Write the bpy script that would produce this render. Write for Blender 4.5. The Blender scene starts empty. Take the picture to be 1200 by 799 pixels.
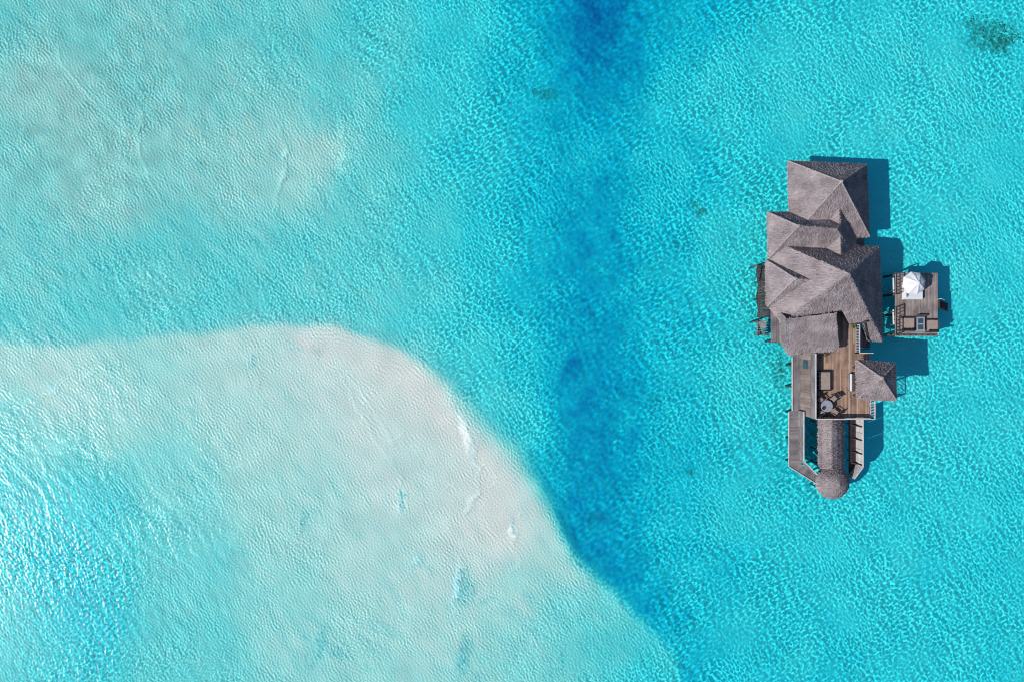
import bpy, bmesh, math, random
import numpy as np
from mathutils import Vector, Matrix
from mathutils.geometry import tessellate_polygon

random.seed(7)
S = bpy.context.scene
COL = S.collection
H_CAM = 80.0
R = math.radians
SUN_EL, SUN_AZ = R(39), R(19.5)           # sun stands in the west-south-west
SUN = Vector((-math.cos(SUN_AZ)*math.cos(SUN_EL), -math.sin(SUN_AZ)*math.cos(SUN_EL), math.sin(SUN_EL)))


def P(px, py, z=0.0):
    """plan measurement (decimetres on a drone survey grid) at height z -> metres"""
    k = 0.1*(1 - z/H_CAM)
    return Vector(((px-600)*k, (399.5-py)*k, z))


# ------------------------------------------------------------------ materials
def new_mat(name):
    m = bpy.data.materials.new(name); m.use_nodes = True
    nt = m.node_tree; nt.nodes.clear()
    out = nt.nodes.new('ShaderNodeOutputMaterial')
    return m, nt, out


def N(nt, t, **kw):
    n = nt.nodes.new(t)
    for k, v in kw.items():
        if k in n.inputs.keys():
            n.inputs[k].default_value = v
        else:
            setattr(n, k, v)
    return n


def surf(name, c1, c2, rough=0.85, scale=(6, 6, 6), island=0.0, bump=0.0, spec=0.2, c3=None, noise_detail=4):
    """two tone noise material, optional per-piece value shift"""
    m, nt, out = new_mat(name); L = nt.links.new
    tc = N(nt, 'ShaderNodeNewGeometry')
    mp = N(nt, 'ShaderNodeMapping'); mp.inputs['Scale'].default_value = scale
    L(tc.outputs['Position'], mp.inputs['Vector'])
    nz = N(nt, 'ShaderNodeTexNoise'); nz.inputs['Scale'].default_value = 1.0
    nz.inputs['Detail'].default_value = noise_detail
    L(mp.outputs[0], nz.inputs['Vector'])
    cr = N(nt, 'ShaderNodeValToRGB')
    cr.color_ramp.elements[0].position = 0.3; cr.color_ramp.elements[0].color = (*c1, 1)
    cr.color_ramp.elements[1].position = 0.7; cr.color_ramp.elements[1].color = (*c2, 1)
    L(nz.outputs['Fac'], cr.inputs[0])
    col = cr.outputs[0]
    if island:
        mr = N(nt, 'ShaderNodeMapRange'); mr.inputs['To Min'].default_value = 1-island; mr.inputs['To Max'].default_value = 1+island
        L(tc.outputs['Random Per Island'], mr.inputs['Value'])
        mx = N(nt, 'ShaderNodeVectorMath', operation='SCALE')
        L(col, mx.inputs[0]); L(mr.outputs[0], mx.inputs['Scale']); col = mx.outputs[0]
        if c3:
            m3 = N(nt, 'ShaderNodeMix', data_type='RGBA'); m3.inputs['B'].default_value = (*c3, 1)
            rr = N(nt, 'ShaderNodeMapRange'); rr.inputs['From Min'].default_value = 0.78; rr.inputs['From Max'].default_value = 0.95
            rr.inputs['To Max'].default_value = 0.7
            L(tc.outputs['Random Per Island'], rr.inputs['Value']); L(rr.outputs[0], m3.inputs['Factor'])
            L(col, m3.inputs['A']); col = m3.outputs['Result']
    b = N(nt, 'ShaderNodeBsdfPrincipled'); b.inputs['Roughness'].default_value = rough
    b.inputs['Specular IOR Level'].default_value = spec
    L(col, b.inputs['Base Color'])
    if bump:
        bp = N(nt, 'ShaderNodeBump'); bp.inputs['Strength'].default_value = bump; bp.inputs['Distance'].default_value = 0.05
        L(nz.outputs['Fac'], bp.inputs['Height']); L(bp.outputs[0], b.inputs['Normal'])
    L(b.outputs[0], out.inputs['Surface'])
    return m


M = {}
M['thatch'] = surf('thatch', (.17, .147, .158), (.325, .285, .297), .95, (.55, .55, .55), island=.30, bump=.3, spec=.03, c3=(.25, .21, .21))
M['cap'] = surf('ridge_straw', (.20, .17, .178), (.36, .31, .31), .95, (3, 3, 3), spec=.03)
M['fringe'] = surf('pale_straw', (.24, .20, .19), (.38, .32, .30), .95, (2, 2, 2), island=.3, spec=.03)
M['terrace'] = surf('terrace_boards', (.20, .127, .097), (.345, .225, .168), .8, (.9, .9, .9), island=.3, spec=.15, c3=(.42, .29, .19))
M['grey_wood'] = surf('weathered_boards', (.125, .112, .12), (.235, .21, .215), .85, (.8, .8, .8), island=.20, spec=.12)
M['deck_wood'] = surf('sun_bleached_boards', (.17, .14, .135), (.31, .265, .25), .85, (.7, .7, .7), island=.26, spec=.1)
M['roof_shade_wood'] = surf('roof_shade_boards', (.02, .016, .016), (.04, .032, .03), .6, (2, 2, 2), island=.25, spec=.2)
M['dark_wood'] = surf('dark_timber', (.035, .03, .035), (.08, .065, .065), .8, (2, 2, 2), island=.25, spec=.15)
M['pale_wood'] = surf('pale_timber', (.36, .35, .36), (.52, .50, .50), .8, (1.5, 1.5, 1.5), island=.12, spec=.15)
M['wall_wood'] = surf('wall_timber', (.16, .12, .11), (.26, .20, .18), .85, (1.5, 1.5, .3), island=.2, spec=.1)
M['pile_wood'] = surf('pile_timber', (.06, .05, .045), (.14, .12, .10), .9, (3, 3, 1), spec=.1)
M['white_cloth'] = surf('white_canvas', (.57, .58, .62), (.64, .65, .68), .9, (2, 2, 2), spec=.1)
M['white_paint'] = surf('white_paint', (.62, .64, .68), (.75, .77, .8), .5, (3, 3, 3), spec=.3)
M['tan_cloth'] = surf('tan_cloth', (.27, .215, .185), (.33, .265, .225), .95, (3, 3, 3), spec=.05)
M['dark_cloth'] = surf('charcoal_cloth', (.018, .018, .026), (.035, .033, .045), .95, (5, 5, 5), spec=.05)
M['dark_metal'] = surf('dark_metal', (.012, .012, .016), (.025, .024, .03), .5, (5, 5, 5), spec=.3)
M['grey_top'] = surf('grey_table_top', (.21, .215, .25), (.31, .315, .36), .6, (4, 4, 4), spec=.3)
M['leaf'] = surf('leaf', (.07, .10, .03), (.22, .24, .07), .7, (9, 9, 9), island=.4, spec=.2)
M['clay'] = surf('clay_pot', (.15, .12, .10), (.22, .18, .14), .8, (5, 5, 5), spec=.1)
M['glass'] = surf('window_glass', (.02, .035, .045), (.04, .06, .07), .08, (.5, .5, .5), spec=.5)
M['blue_glass'] = surf('blue_glass', (.02, .05, .07), (.04, .09, .12), .15, (.5, .5, .5), spec=.5)
M['coral'] = surf('coral', (.10, .13, .11), (.42, .42, .32), .95, (2.2, 2.2, 2.2), island=.7, spec=.02)


# ------------------------------------------------------------------ mesh builder
class MB:
    def __init__(self):
        self.v = []; self.f = []

    def quad(self, pts):
        n = len(self.v); self.v += [tuple(p) for p in pts]; self.f.append(tuple(range(n, n+len(pts)))); return self

    def box(self, lo, hi, rz=0, c=None):
        (x0, y0, z0), (x1, y1, z1) = lo, hi
        n = len(self.v)
        pts = [(x0, y0, z0), (x1, y0, z0), (x1, y1, z0), (x0, y1, z0), (x0, y0, z1), (x1, y0, z1), (x1, y1, z1), (x0, y1, z1)]
        if rz:
            cx, cy = c if c else ((x0+x1)/2, (y0+y1)/2)
            ca, sa = math.cos(rz), math.sin(rz)
            pts = [(cx+(x-cx)*ca-(y-cy)*sa, cy+(x-cx)*sa+(y-cy)*ca, z) for x, y, z in pts]
        self.v += pts
        for q in ((3, 2, 1, 0), (4, 5, 6, 7), (0, 1, 5, 4), (1, 2, 6, 5), (2, 3, 7, 6), (3, 0, 4, 7)):
            self.f.append(tuple(n+i for i in q))
        return self

    def cushion(self, lo, hi, r=.05, rz=0, c=None):
        """box with two rounded steps at top and bottom edges"""
        (x0, y0, z0), (x1, y1, z1) = lo, hi
        r = min(r, (z1-z0)/2*.9)
        cx, cy = c if c else ((x0+x1)/2, (y0+y1)/2); ca, sa = math.cos(rz), math.sin(rz)
        rings = []
        for z, ins in ((z0, r), (z0+r*.3, r*.3), (z0+r, 0), (z1-r, 0), (z1-r*.3, r*.3), (z1, r)):
            ring = []
            for sx, sy in ((0, 0), (1, 0), (1, 1), (0, 1)):
                X = x1-ins if sx else x0+ins; Y = y1-ins if sy else y0+ins
                dx = (r*.6 if not sx else -r*.6); dy = (r*.6 if not sy else -r*.6)
                a, b = (X+dx, Y), (X, Y+dy)
                ring += [b, a] if (sx, sy) in ((0, 0), (1, 1)) else [a, b]
            rings.append([(cx+(x-cx)*ca-(y-cy)*sa, cy+(x-cx)*sa+(y-cy)*ca, z) for x, y in ring])
        self.loft(rings); return self

    def loft(self, rings, cap=True):
        n0 = len(self.v); k = len(rings[0])
        for r in rings: self.v += [tuple(p) for p in r]
        for i in range(len(rings)-1):
            for j in range(k):
                a = n0+i*k+j; b = n0+i*k+(j+1) % k
                self.f.append((a, b, b+k, a+k))
        if cap:
            self.f.append(tuple(n0+j for j in reversed(range(k))))
            self.f.append(tuple(n0+(len(rings)-1)*k+j for j in range(k)))
        return self

    def tube(self, a, b, r, r2=None, seg=8):
        a, b = Vector(a), Vector(b); d = (b-a).normalized()
        u = d.orthogonal().normalized(); w = d.cross(u)
        r2 = r if r2 is None else r2
        ring = lambda c, q: [c+u*q*math.cos(2*math.pi*i/seg)+w*q*math.sin(2*math.pi*i/seg) for i in range(seg)]
        return self.loft([ring(a, r), ring(b, r2)])

    def bar(self, a, b, wx, wz):
        """rectangular bar between two points"""
        a, b = Vector(a), Vector(b); d = (b-a).normalized()
        up = Vector((0, 0, 1)) if abs(d.z) < .9 else Vector((0, 1, 0))
        s = d.cross(up).normalized()*wx/2; t = s.cross(d).normalized()*wz/2
        ring = lambda c: [c-s-t, c+s-t, c+s+t, c-s+t]
        return self.loft([ring(a), ring(b)])

    def disc(self, c, r, z0, z1, seg=24, bev=.01):
        x, y = c[0], c[1]
        ring = lambda z, q: [(x+q*math.cos(2*math.pi*i/seg), y+q*math.sin(2*math.pi*i/seg), z) for i in range(seg)]
        return self.loft([ring(z0, r-bev), ring(z0+bev, r), ring(z1-bev, r), ring(z1, r-bev)])

    def build(self, name, mat, parent=None, smooth=False):
        me = bpy.data.meshes.new(name)
        me.from_pydata(self.v, [], self.f)
        if smooth:
            me.polygons.foreach_set('use_smooth', [True]*len(me.polygons))
        me.materials.append(mat); me.update()
        o = bpy.data.objects.new(name, me); COL.objects.link(o)
        if parent is not None:
            o.parent = parent
            top = parent
            off = Vector((0, 0, 0))
            while top is not None:
                off += top.location; top = top.parent
            o.location = (0, 0, 0)
            if off.length > 1e-9 and parent.get('_local') is None:
                # mesh was written in world coordinates
                me.transform(Matrix.Translation(-off))
        return o


def tag(o, label=None, cat=None, group=None, kind=None):
    if label: o['label'] = label
    if cat: o['category'] = cat
    if group: o['group'] = group
    if kind: o['kind'] = kind
    return o


def thing(name, label, cat, loc=(0, 0, 0), group=None):
    o = bpy.data.objects.new(name, None); COL.objects.link(o)
    o.location = loc; o.empty_display_size = .3
    return tag(o, label, cat, group)


def copy_tree(o, parent=None):
    c = o.copy(); COL.objects.link(c); c.parent = parent
    for ch in list(o.children): copy_tree(ch, c)
    return c


def planks(mb, x0, y0, x1, y1, z, along='x', w=.16, gap=.014, t=.05, maxlen=3.2):
    """separate boards with gaps"""
    lo, hi = (y0, y1) if along == 'x' else (x0, x1)
    a0, a1 = (x0, x1) if along == 'x' else (y0, y1)
    n = max(1, round((hi-lo)/w)); ww = (hi-lo)/n
    for i in range(n):
        b0 = lo+i*ww+gap/2; b1 = lo+(i+1)*ww-gap/2
        p = a0
        while p < a1-1e-6:
            q = min(a1, p+random.uniform(.55, 1)*maxlen)
            if a1-q < .5: q = a1
            dz = random.uniform(-.006, .006)
            if along == 'x': mb.box((p+.004, b0, z-t), (q-.004, b1, z+dz))
            else: mb.box((b0, p+.004, z-t), (b1, q-.004, z+dz))
            p = q
    return mb


def tri_sample(a, b, c):
    r1, r2 = math.sqrt(random.random()), random.random()
    return a*(1-r1)+b*(r1*(1-r2))+c*(r1*r2)


def roof(name, slopes, eaves, parent, thick=.22, dens=75, tl=(.22, .5), tw=(.03, .07), fr=22, label=None):
    """thatched roof: slabs for the slopes, a coat of straw tufts and a ragged eave"""
    mb = MB()
    for poly in slopes:
        poly = [Vector(p) for p in poly]
        nrm = Vector((0, 0, 0))
        for i in range(len(poly)):
            nrm += poly[i].cross(poly[(i+1) % len(poly)])
        nrm.normalize()
        if nrm.z < 0: poly.reverse(); nrm = -nrm
        low = [p-Vector((0, 0, thick)) for p in poly]
        n = len(mb.v); k = len(poly)
        mb.v += [tuple(p) for p in poly+low]
        tris = tessellate_polygon([poly])
        for t in tris:
            ta, tb, tc = (poly[i] for i in t)
            flip = (tb-ta).cross(tc-ta).dot(nrm) < 0
            q = tuple(reversed(t)) if flip else tuple(t)
            mb.f.append(tuple(n+i for i in q)); mb.f.append(tuple(n+k+i for i in reversed(q)))
        for i in range(k):
            j = (i+1) % k
            mb.f.append((n+i, n+k+i, n+k+j, n+j))
        down = Vector((nrm.x, nrm.y, 0))
        if down.length < 1e-3: down = Vector((1, 0, 0))
        down = (down.normalized()-nrm*down.normalized().dot(nrm)).normalized()
        side = nrm.cross(down)
        for t in tris:
            ta, tb, tc = (poly[i] for i in t)
            area = (tb-ta).cross(tc-ta).length/2
            for _ in range(int(area*dens+random.random())):
                p = tri_sample(ta, tb, tc)
                L = random.uniform(*tl); w = random.uniform(*tw)/2
                yaw = random.gauss(0, .16)
                d = down*math.cos(yaw)+side*math.sin(yaw); s = side*math.cos(yaw)-down*math.sin(yaw)
                lift = random.uniform(.015, .045); l0 = random.uniform(.005, .02)
                a = p-d*L*.5+nrm*l0; b = p+d*L*.5+nrm*lift
                tw_ = nrm*random.gauss(0, .02)
                mb.quad([a-s*w, b-s*w*.7+tw_, b+s*w*.7-tw_, a+s*w])
    o = mb.build(name, M['thatch'], parent)
    for a, b, out in eaves:
        mb = MB() if len(eaves) < 10 or mb is None or out is eaves[0][2] else mb
        a, b = Vector(a), Vector(b); out = Vector(out).normalized()
        n_ = int((b-a).length*fr*1.3)
        bo = out*.05-Vector((0, 0, thick*.6)); mb.bar(a+bo, b+bo, .03, .08)
        for i in range(n_):
            p = a.lerp(b, random.random())
            L = random.uniform(.16, .34); w = random.uniform(.02, .05)
            s = (b-a).normalized()
            d = (out+Vector((0, 0, random.uniform(-.9, -.25)))+s*random.gauss(0, .12)).normalized()
            z = Vector((0, 0, random.uniform(-.12, .06)))
            q = p-out*.12+z
            mb.quad([q-s*w, q+d*L-s*w*.5, q+d*L+s*w*.5, q+s*w])
        if mb.f and (len(eaves) < 10 or out is eaves[-1][2]): mb.build('eave_fringe', M['fringe'], o)
    if label: o['label'] = label
    return o


def hip(name, apexes, corners, parent, **kw):
    """corners NW,NE,SE,SW; apexes: one point or (west,east) or ridge pair with key"""
    nw, ne, se, sw = corners
    if len(apexes) == 1:
        a = apexes[0]; slopes = [[nw, ne, a], [ne, se, a], [se, sw, a], [sw, nw, a]]
    else:
        w, e = apexes
        slopes = [[nw, ne, e, w], [ne, se, e], [se, sw, w, e], [sw, nw, w]]
    ev = [(nw, ne, (0, 1, 0)), (ne, se, (1, 0, 0)), (se, sw, (0, -1, 0)), (sw, nw, (-1, 0, 0))]
    o = roof(name, slopes, ev, parent, **kw)
    for k, q in enumerate(corners):
        if len(apexes) > 1 and k in (1, 2): continue
        a = apexes[0] if len(apexes) == 1 or k in (0, 3) else apexes[1]
        pts = [a.lerp(q, i/9) for i in range(10)]
        mb = MB()
        for p0, p1 in zip(pts[:-1], pts[1:]): mb.tube(p0+Vector((0, 0, .0)), p1, random.uniform(.07, .11), random.uniform(.07, .11), seg=6)
        mb.build('ridge_cap', M['cap'], o)
    MB().disc((apexes[0].x, apexes[0].y), .2, apexes[0].z-.1, apexes[0].z+.12, 10, .06).build('apex_cap', M['fringe'], o)
    return o


# ================================================================== SEABED AND WATER
def build_sea():
    st = .1
    xs = np.arange(-66, 66.01, st); ys = np.arange(-46, 46.01, st)
    nx, ny = len(xs), len(ys)
    rng = np.random.default_rng(11)
    kx = np.fft.fftfreq(nx, st)*2*np.pi; ky = np.fft.fftfreq(ny, st)*2*np.pi
    KX, KY = np.meshgrid(kx, ky); K = np.hypot(KX, KY)+1e-9

    def spectrum(lam, bw, ang=None, spread=2.0, iso=.35, seed=0):
        r = np.random.default_rng(seed)
        A = np.exp(-(np.log(K*lam/(2*np.pi))/bw)**2)/K
        if ang is not None:
            c = np.cos(np.arctan2(KY, KX)-ang)
            A = A*(iso+(1-iso)*np.abs(c)**spread)
        ph = np.exp(2j*np.pi*r.random(K.shape))*r.rayleigh(1, K.shape)
        F = A*ph
        h = np.fft.ifft2(F).real
        gy, gx = np.gradient(h, st)
        return h/np.sqrt((gx**2+gy**2).mean())

    def noise(lam, seed, bw=.7):
        r = np.random.default_rng(seed)
        A = np.exp(-(np.log(K*lam/(2*np.pi))/bw)**2)/K
        h = np.fft.ifft2(A*np.exp(2j*np.pi*r.random(K.shape))).real
        return h/h.std()

    X, Y = np.meshgrid(xs, ys)
    wx, wy = noise(9, 1)*5+noise(2.5, 2)*1.2, noise(9, 3)*5+noise(2.5, 4)*1.2
    PX = 600+X*10+wx*.9; PY = 399.5-Y*10+wy*.9
    EX = 600+X*10+wx*.3; EY = 399.5-Y*10+wy*.3

    sea = """0 0 .46;100 20 .40;60 110 .25;120 200 .26;0 200 .36;30 300 .48;0 380 .62;120 375 .68;250 370 .72;200 300 .56;300 330 .64;350 375 .72;
    180 60 .36;250 20 .50;330 30 .58;250 120 .36;300 180 .27;365 185 .22;285 215 .3;240 150 .27;400 120 .56;420 220 .6;380 300 .66;430 330 .72;
    440 30 .85;500 120 1.05;500 250 .95;500 350 .95;470 395 .9;540 30 1.2;570 180 1.5;570 300 1.5;560 420 1.1;590 470 1.2;620 60 1.9;630 200 2.2;
    640 300 2.5;620 400 1.9;610 500 1.3;700 0 9.5;708 40 7.8;703 80 5;640 15 2.8;765 20 2.6;700 135 2.9;690 200 3.0;690 250 3.8;690 300 4.4;650 350 3.0;735 300 3.0;730 400 3.4;738 480 3.5;732 560 3.6;680 380 4.2;690 440 5.2;
    695 500 5.4;690 560 4.8;668 590 3.8;700 620 4.4;725 680 4.2;765 735 3.2;790 770 2.6;640 550 2.2;655 600 3.2;790 100 1.7;775 200 1.9;770 300 2.2;770 400 2.2;
    780 500 2.1;790 600 2.1;810 680 2.0;840 760 1.8;860 100 1.4;860 300 1.45;860 450 1.45;860 600 1.55;950 100 1.25;1000 300 1.3;1100 100 1.2;1180 300 1.25;
    1150 500 1.3;1000 650 1.4;1100 750 1.45;900 750 1.6;1190 780 1.45;980 450 1.3;1190 20 1.35;1040 420 1.2;740 60 4.2;660 60 3.8"""
    bank = """0 430 .13;60 440 .11;0 500 .3;0 600 .55;60 650 .75;120 600 .55;100 720 .75;0 720 .5;0 790 .5;160 480 .17;200 560 .27;230 650 .32;220 760 .36;
    300 420 .1;300 500 .12;350 600 .15;330 720 .2;400 400 .07;450 450 .05;500 480 .05;480 560 .08;550 540 .05;560 600 .045;590 630 .05;520 660 .09;450 660 .12;
    430 760 .18;520 740 .13;600 700 .15;650 720 .3;620 770 .26;700 770 .42;760 790 .6;560 790 .2;640 650 .14;580 560 .06;610 600 .08"""

    def interp(txt):
        pts = np.array([[float(q) for q in s.split()] for s in txt.split(';')])
        sx = slice(None, None, 8)
        px, py = PX[sx, sx], PY[sx, sx]
        num = np.zeros_like(px); den = np.zeros_like(px)
        for a, b, d in pts:
            w = 1/((px-a)**2+(py-b)**2+16**2)**2
            num += w*np.log(d); den += w
        g = num/den
        for _ in range(2):
            g = np.pad(g, 1, mode='edge')
            g = (g[:-2, 1:-1]+g[2:, 1:-1]+g[1:-1, :-2]+g[1:-1, 2:]+2*g[1:-1, 1:-1])/6
        gx = np.arange(g.shape[1]); gy = np.arange(g.shape[0])
        fx = np.arange(nx)/8; fy = np.arange(ny)/8
        ix = np.clip(fx.astype(int), 0, len(gx)-2); iy = np.clip(fy.astype(int), 0, len(gy)-2)
        tx = np.clip(fx-ix, 0, 1); ty = np.clip(fy-iy, 0, 1)[:, None]
        return ((g[iy][:, ix]*(1-tx)+g[iy][:, ix+1]*tx)*(1-ty)+(g[iy+1][:, ix]*(1-tx)+g[iy+1][:, ix+1]*tx)*ty)

    ls, lb = interp(sea), interp(bank)
    edge = [(-400, 408), (0, 406), (60, 408), (120, 403), (180, 397), (240, 391), (300, 385), (360, 383), (400, 386), (440, 398), (480, 420), (520, 452),
            (552, 492), (592, 532), (622, 568), (650, 617), (680, 662), (720, 702), (760, 736), (788, 765), (802, 805), (830, 1100), (-400, 1100)]
    sd = np.full(X.shape, 1e9); ins = np.zeros(X.shape, bool)
    for i in range(len(edge)):
        (ax, ay), (bx, by) = edge[i], edge[(i+1) % len(edge)]
        dx, dy = bx-ax, by-ay
        t = np.clip(((EX-ax)*dx+(EY-ay)*dy)/(dx*dx+dy*dy), 0, 1)
        sd = np.minimum(sd, np.hypot(EX-ax-t*dx, EY-ay-t*dy))
        c = (ay > EY) != (by > EY)
        if dy != 0: ins ^= c & (EX < ax+(EY-ay)/dy*dx)
    sd = np.where(ins, sd, -sd)
    def poly_dist(pts):
        d = np.full(X.shape, 1e9)
        for (ax, ay), (bx, by) in zip(pts[:-1], pts[1:]):
            dx, dy = bx-ax, by-ay
            tt = np.clip(((PX-ax)*dx+(PY-ay)*dy)/(dx*dx+dy*dy), 0, 1)
            d = np.minimum(d, np.hypot(PX-ax-tt*dx, PY-ay-tt*dy))
        return d
    # blend width: crisp along the north edge, wide at the eastern tip, crisp in the south-east
    wide = 14+34*np.exp(-((PX-585)**2+(PY-520)**2)/90**2)+10*np.exp(-((PX-690)**2+(PY-690)**2)/80**2)
    t = np.clip((sd+wide*.55)/wide, 0, 1); t = t*t*(3-2*t)
    ld = ls*(1-t)+lb*t
    ld = ld+noise(7, 21)*.045+noise(2.2, 22)*.04*np.clip(np.exp(ls)/2, .3, 1)
    tip = np.exp(-(poly_dist([(360, 396), (440, 415), (500, 462), (545, 510), (575, 565), (600, 625)])/17)**2)
    ld = ld+t*(.7-.7*tip)
    streak = spectrum(2.2, .5, R(38), 3, .15, seed=81); streak /= streak.std()
    ld = ld+streak*.10*np.clip(1.3-np.exp(ld), 0, 1)
    ld = ld+(1-t)*.36*np.exp(-((PX-180)**2/330**2+(PY-170)**2/230**2))
    def lowpass(a, sg): return np.fft.ifft2(np.fft.fft2(a)*np.exp(-(K*sg)**2/2)).real
    lsoft = lowpass(ls, 2.3)
    ld = ld+(1-t)*np.clip((np.exp(ls)-1.5)/1.0, 0, 1)*(lsoft-ls)
    chan = np.clip((np.exp(ld)-1.7)/2.0, 0, 1)
    cs = spectrum(3.4, .5, R(-25), 3, .2, seed=82); cs /= cs.std()
    ld = ld+chan*(.08+noise(3.2, 23)*.045+noise(1.2, 24)*.06+cs*.075)
    depth = np.exp(ld)
    bankm = t
    # small wind ripples of the sand, crests along the shore
    rip = np.sin(sd*1.5+noise(6, 31)*1.3+noise(1.6, 33)*.5)*np.exp(-((sd-2)/24)**2)*.016*np.clip(noise(7, 32)*.5+.7, .1, 1.3)*np.clip((PX-300)/150, .25, 1)
    # scour hollows and bright sand lips on the bank
    white = np.zeros(X.shape); hol = np.zeros(X.shape)
    QX, QY = 600+X*10, 399.5-Y*10
    warp = noise(1.3, 41)*1.5
    for (cx, cy, rx, ry, ang, dd, wt) in [
            (545, 513, 4.0, 25, -13, -.02, 1.0), (551, 508, 1.6, 22, -16, .12, 0), (557, 545, 1.8, 22, -4, .08, 0), (552, 540, 5, 22, 0, .06, .3), (541, 688, 8, 24, 10, .26, .0), (534, 688, 2.8, 27, 8, -.01, 1.0), (552, 692, 7, 12, 25, .18, 0),
            (568, 705, 8, 5, -30, .12, 0), (470, 586, 3.6, 11, 3, .3, .0), (466.5, 588, 1.8, 12, 3, -.01, .9), (491, 660, 8, 7, 30, .16, .1), (486.5, 660, 2, 8, 10, -.01, .8), (505, 668, 6, 5, 20, .1, 0), (601, 616, 2.4, 10, -8, .25, 0), (598.5, 620, 2.4, 9, 8, -.01, 1.0),
            (356, 610, 6, 14, 15, .14, 0), (375, 755, 6, 22, 12, .2, .1), (395, 765, 12, 8, 20, .14, 0), (543, 770, 8, 24, 12, .25, 0), (362, 780, 5, 10, 5, .16, 0), (658, 780, 3, 12, 10, .22, 0),
            (60, 453, 7, 5, -25, .1, .5), (296, 424, 5, 9, 30, .12, 0), (345, 405, 12, 4, 30, .1, .2), (372, 412, 8, 4, 20, .1, 0)]:
        a = R(ang); u = (QX-cx)*math.cos(a)+(QY-cy)*math.sin(a)+warp; v = -(QX-cx)*math.sin(a)+(QY-cy)*math.cos(a)+warp
        g = np.exp(-((u/rx)**2+(v/ry)**2)**1.3)
        depth = depth+dd*1.5*g*(1+.2*noise(1.1, int(cx)))
        white = np.maximum(white, g*wt)
        if dd > .05: hol = np.maximum(hol, g*min(1, dd*4.5)*np.clip(1+.4*noise(.9, int(cx)+1), .2, 1.5))
    depth = np.clip(depth, .05, 9)
    # the bed itself slopes gently; light lost in the remaining depth is painted into its colour
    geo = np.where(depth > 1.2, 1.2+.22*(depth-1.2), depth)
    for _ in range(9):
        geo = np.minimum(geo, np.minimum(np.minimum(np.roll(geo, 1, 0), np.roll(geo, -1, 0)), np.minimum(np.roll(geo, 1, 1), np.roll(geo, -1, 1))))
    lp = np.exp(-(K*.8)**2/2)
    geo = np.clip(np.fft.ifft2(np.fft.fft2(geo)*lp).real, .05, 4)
    depth_tint = depth-geo

    weed = np.zeros(X.shape)
    rough = noise(1.6, 91)*.5+noise(.6, 92)*.45
    for (cx, cy, rx, ry, amt) in [(1166, 37, 30, 20, .6), (1180, 46, 15, 14, .85), (1155, 24, 20, 10, .5), (640, 106, 20, 8, .5), (824, 246, 7, 6, .7), (815, 237, 6, 5, .5), (628, 104, 9, 6, .4), (917, 437, 7, 26, .45), (921, 400, 8, 8, .5),
                              (911, 505, 6, 12, .4), (812, 555, 7, 5, .4), (800, 285, 10, 5, .3), (770, 470, 9, 6, .3), (700, 610, 10, 8, .3), (840, 130, 8, 5, .25)]:
        e = np.exp(-(((QX-cx)/rx)**2+((QY-cy)/ry)**2))
        weed = np.maximum(weed, np.clip(e*1.5-.35+rough*.45*(e > .15), 0, 1)*amt)
    weed = np.maximum(weed, .20*np.exp(-(((QX-110)/250)**2+((QY-110)/190)**2))*np.clip(1+.3*noise(3, 93), .3, 1.5)*(1-bankm))
    # ---- waves
    ang = R(32)
    deepm = np.clip((depth-.35)/.9, 0, 1)
    h1 = spectrum(.66, .52, None, seed=51)*(.25+.45*deepm)+spectrum(1.15, .55, ang, 3, .12, seed=52)*.5
    h2 = spectrum(.36, .40, ang, 5, .1, seed=53)
    h3 = spectrum(2.2, .5, ang+.1, 4, .1, seed=54)
    gust = np.clip(1+.28*noise(14, 55), .5, 1.6)
    swl = np.exp(-((QX-20)**2/200**2+(QY-680)**2/170**2))      # choppier patch in the south-west
    h = (h1*(.3+.7*deepm)*.080+h2*(.085-.035*deepm)+h3*(.022-.012*swl)+h2*.05*swl)*gust
    h *= np.clip((depth+.10)/.45, .25, 1)
    # small swash lines running over the shallows
    def poly_ridge(pts, w):
        d = np.full(X.shape, 1e9)
        wxx = noise(3, 61)*2.2
        for (ax, ay), (bx, by) in zip(pts[:-1], pts[1:]):
            dx, dy = bx-ax, by-ay
            tt = np.clip(((QX+wxx-ax)*dx+(QY+wxx-ay)*dy)/(dx*dx+dy*dy), 0, 1)
            d = np.minimum(d, np.hypot(QX+wxx-ax-tt*dx, QY+wxx-ay-tt*dy))
        return np.exp(-(d/w)**2)
    crest = np.zeros(X.shape)
    for pts, amp in [([(62, 50), (72, 75), (100, 108), (125, 135), (150, 160)], 1), ([(158, 95), (162, 125), (160, 160), (168, 200), (190, 235)], 1),
                     ([(400, 150), (405, 180), (395, 205)], .8), ([(232, 135), (235, 165), (255, 185)], .7), ([(330, 150), (335, 185), (325, 220), (320, 250)], .8),
                     ([(175, 0), (185, 40), (210, 90), (225, 130)], .6), ([(20, 130), (25, 150), (22, 170)], .6), ([(330, 0), (345, 50), (372, 110)], .5), ([(110, 35), (125, 55), (135, 70)], .6),
                     ([(0, 482), (30, 470), (62, 455), (95, 440), (140, 425)], 1), ([(335, 400), (370, 420), (410, 440), (440, 480), (460, 520)], .8), ([(540, 490), (555, 520), (562, 560), (545, 600)], .9),
                     ([(265, 395), (290, 420), (300, 450), (318, 490)], .6), ([(400, 440), (430, 500), (470, 560), (480, 600)], .7), ([(450, 360), (470, 395), (520, 430)], .5),
                     ([(430, 310), (447, 340), (440, 365)], .6), ([(600, 610), (606, 650), (600, 690)], .5)]:
        crest = np.maximum(crest, poly_ridge(pts, 1.5)*amp)
    h = h+crest*.022

    # ---- light focused by the waves onto the sand (refraction through the surface, carried down to the bed)
    up = 2
    Fh = np.fft.fft2(h)
    bx, by = nx*up, ny*up
    Z = np.zeros((by, bx), complex); Fs = np.fft.fftshift(Fh)
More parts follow.
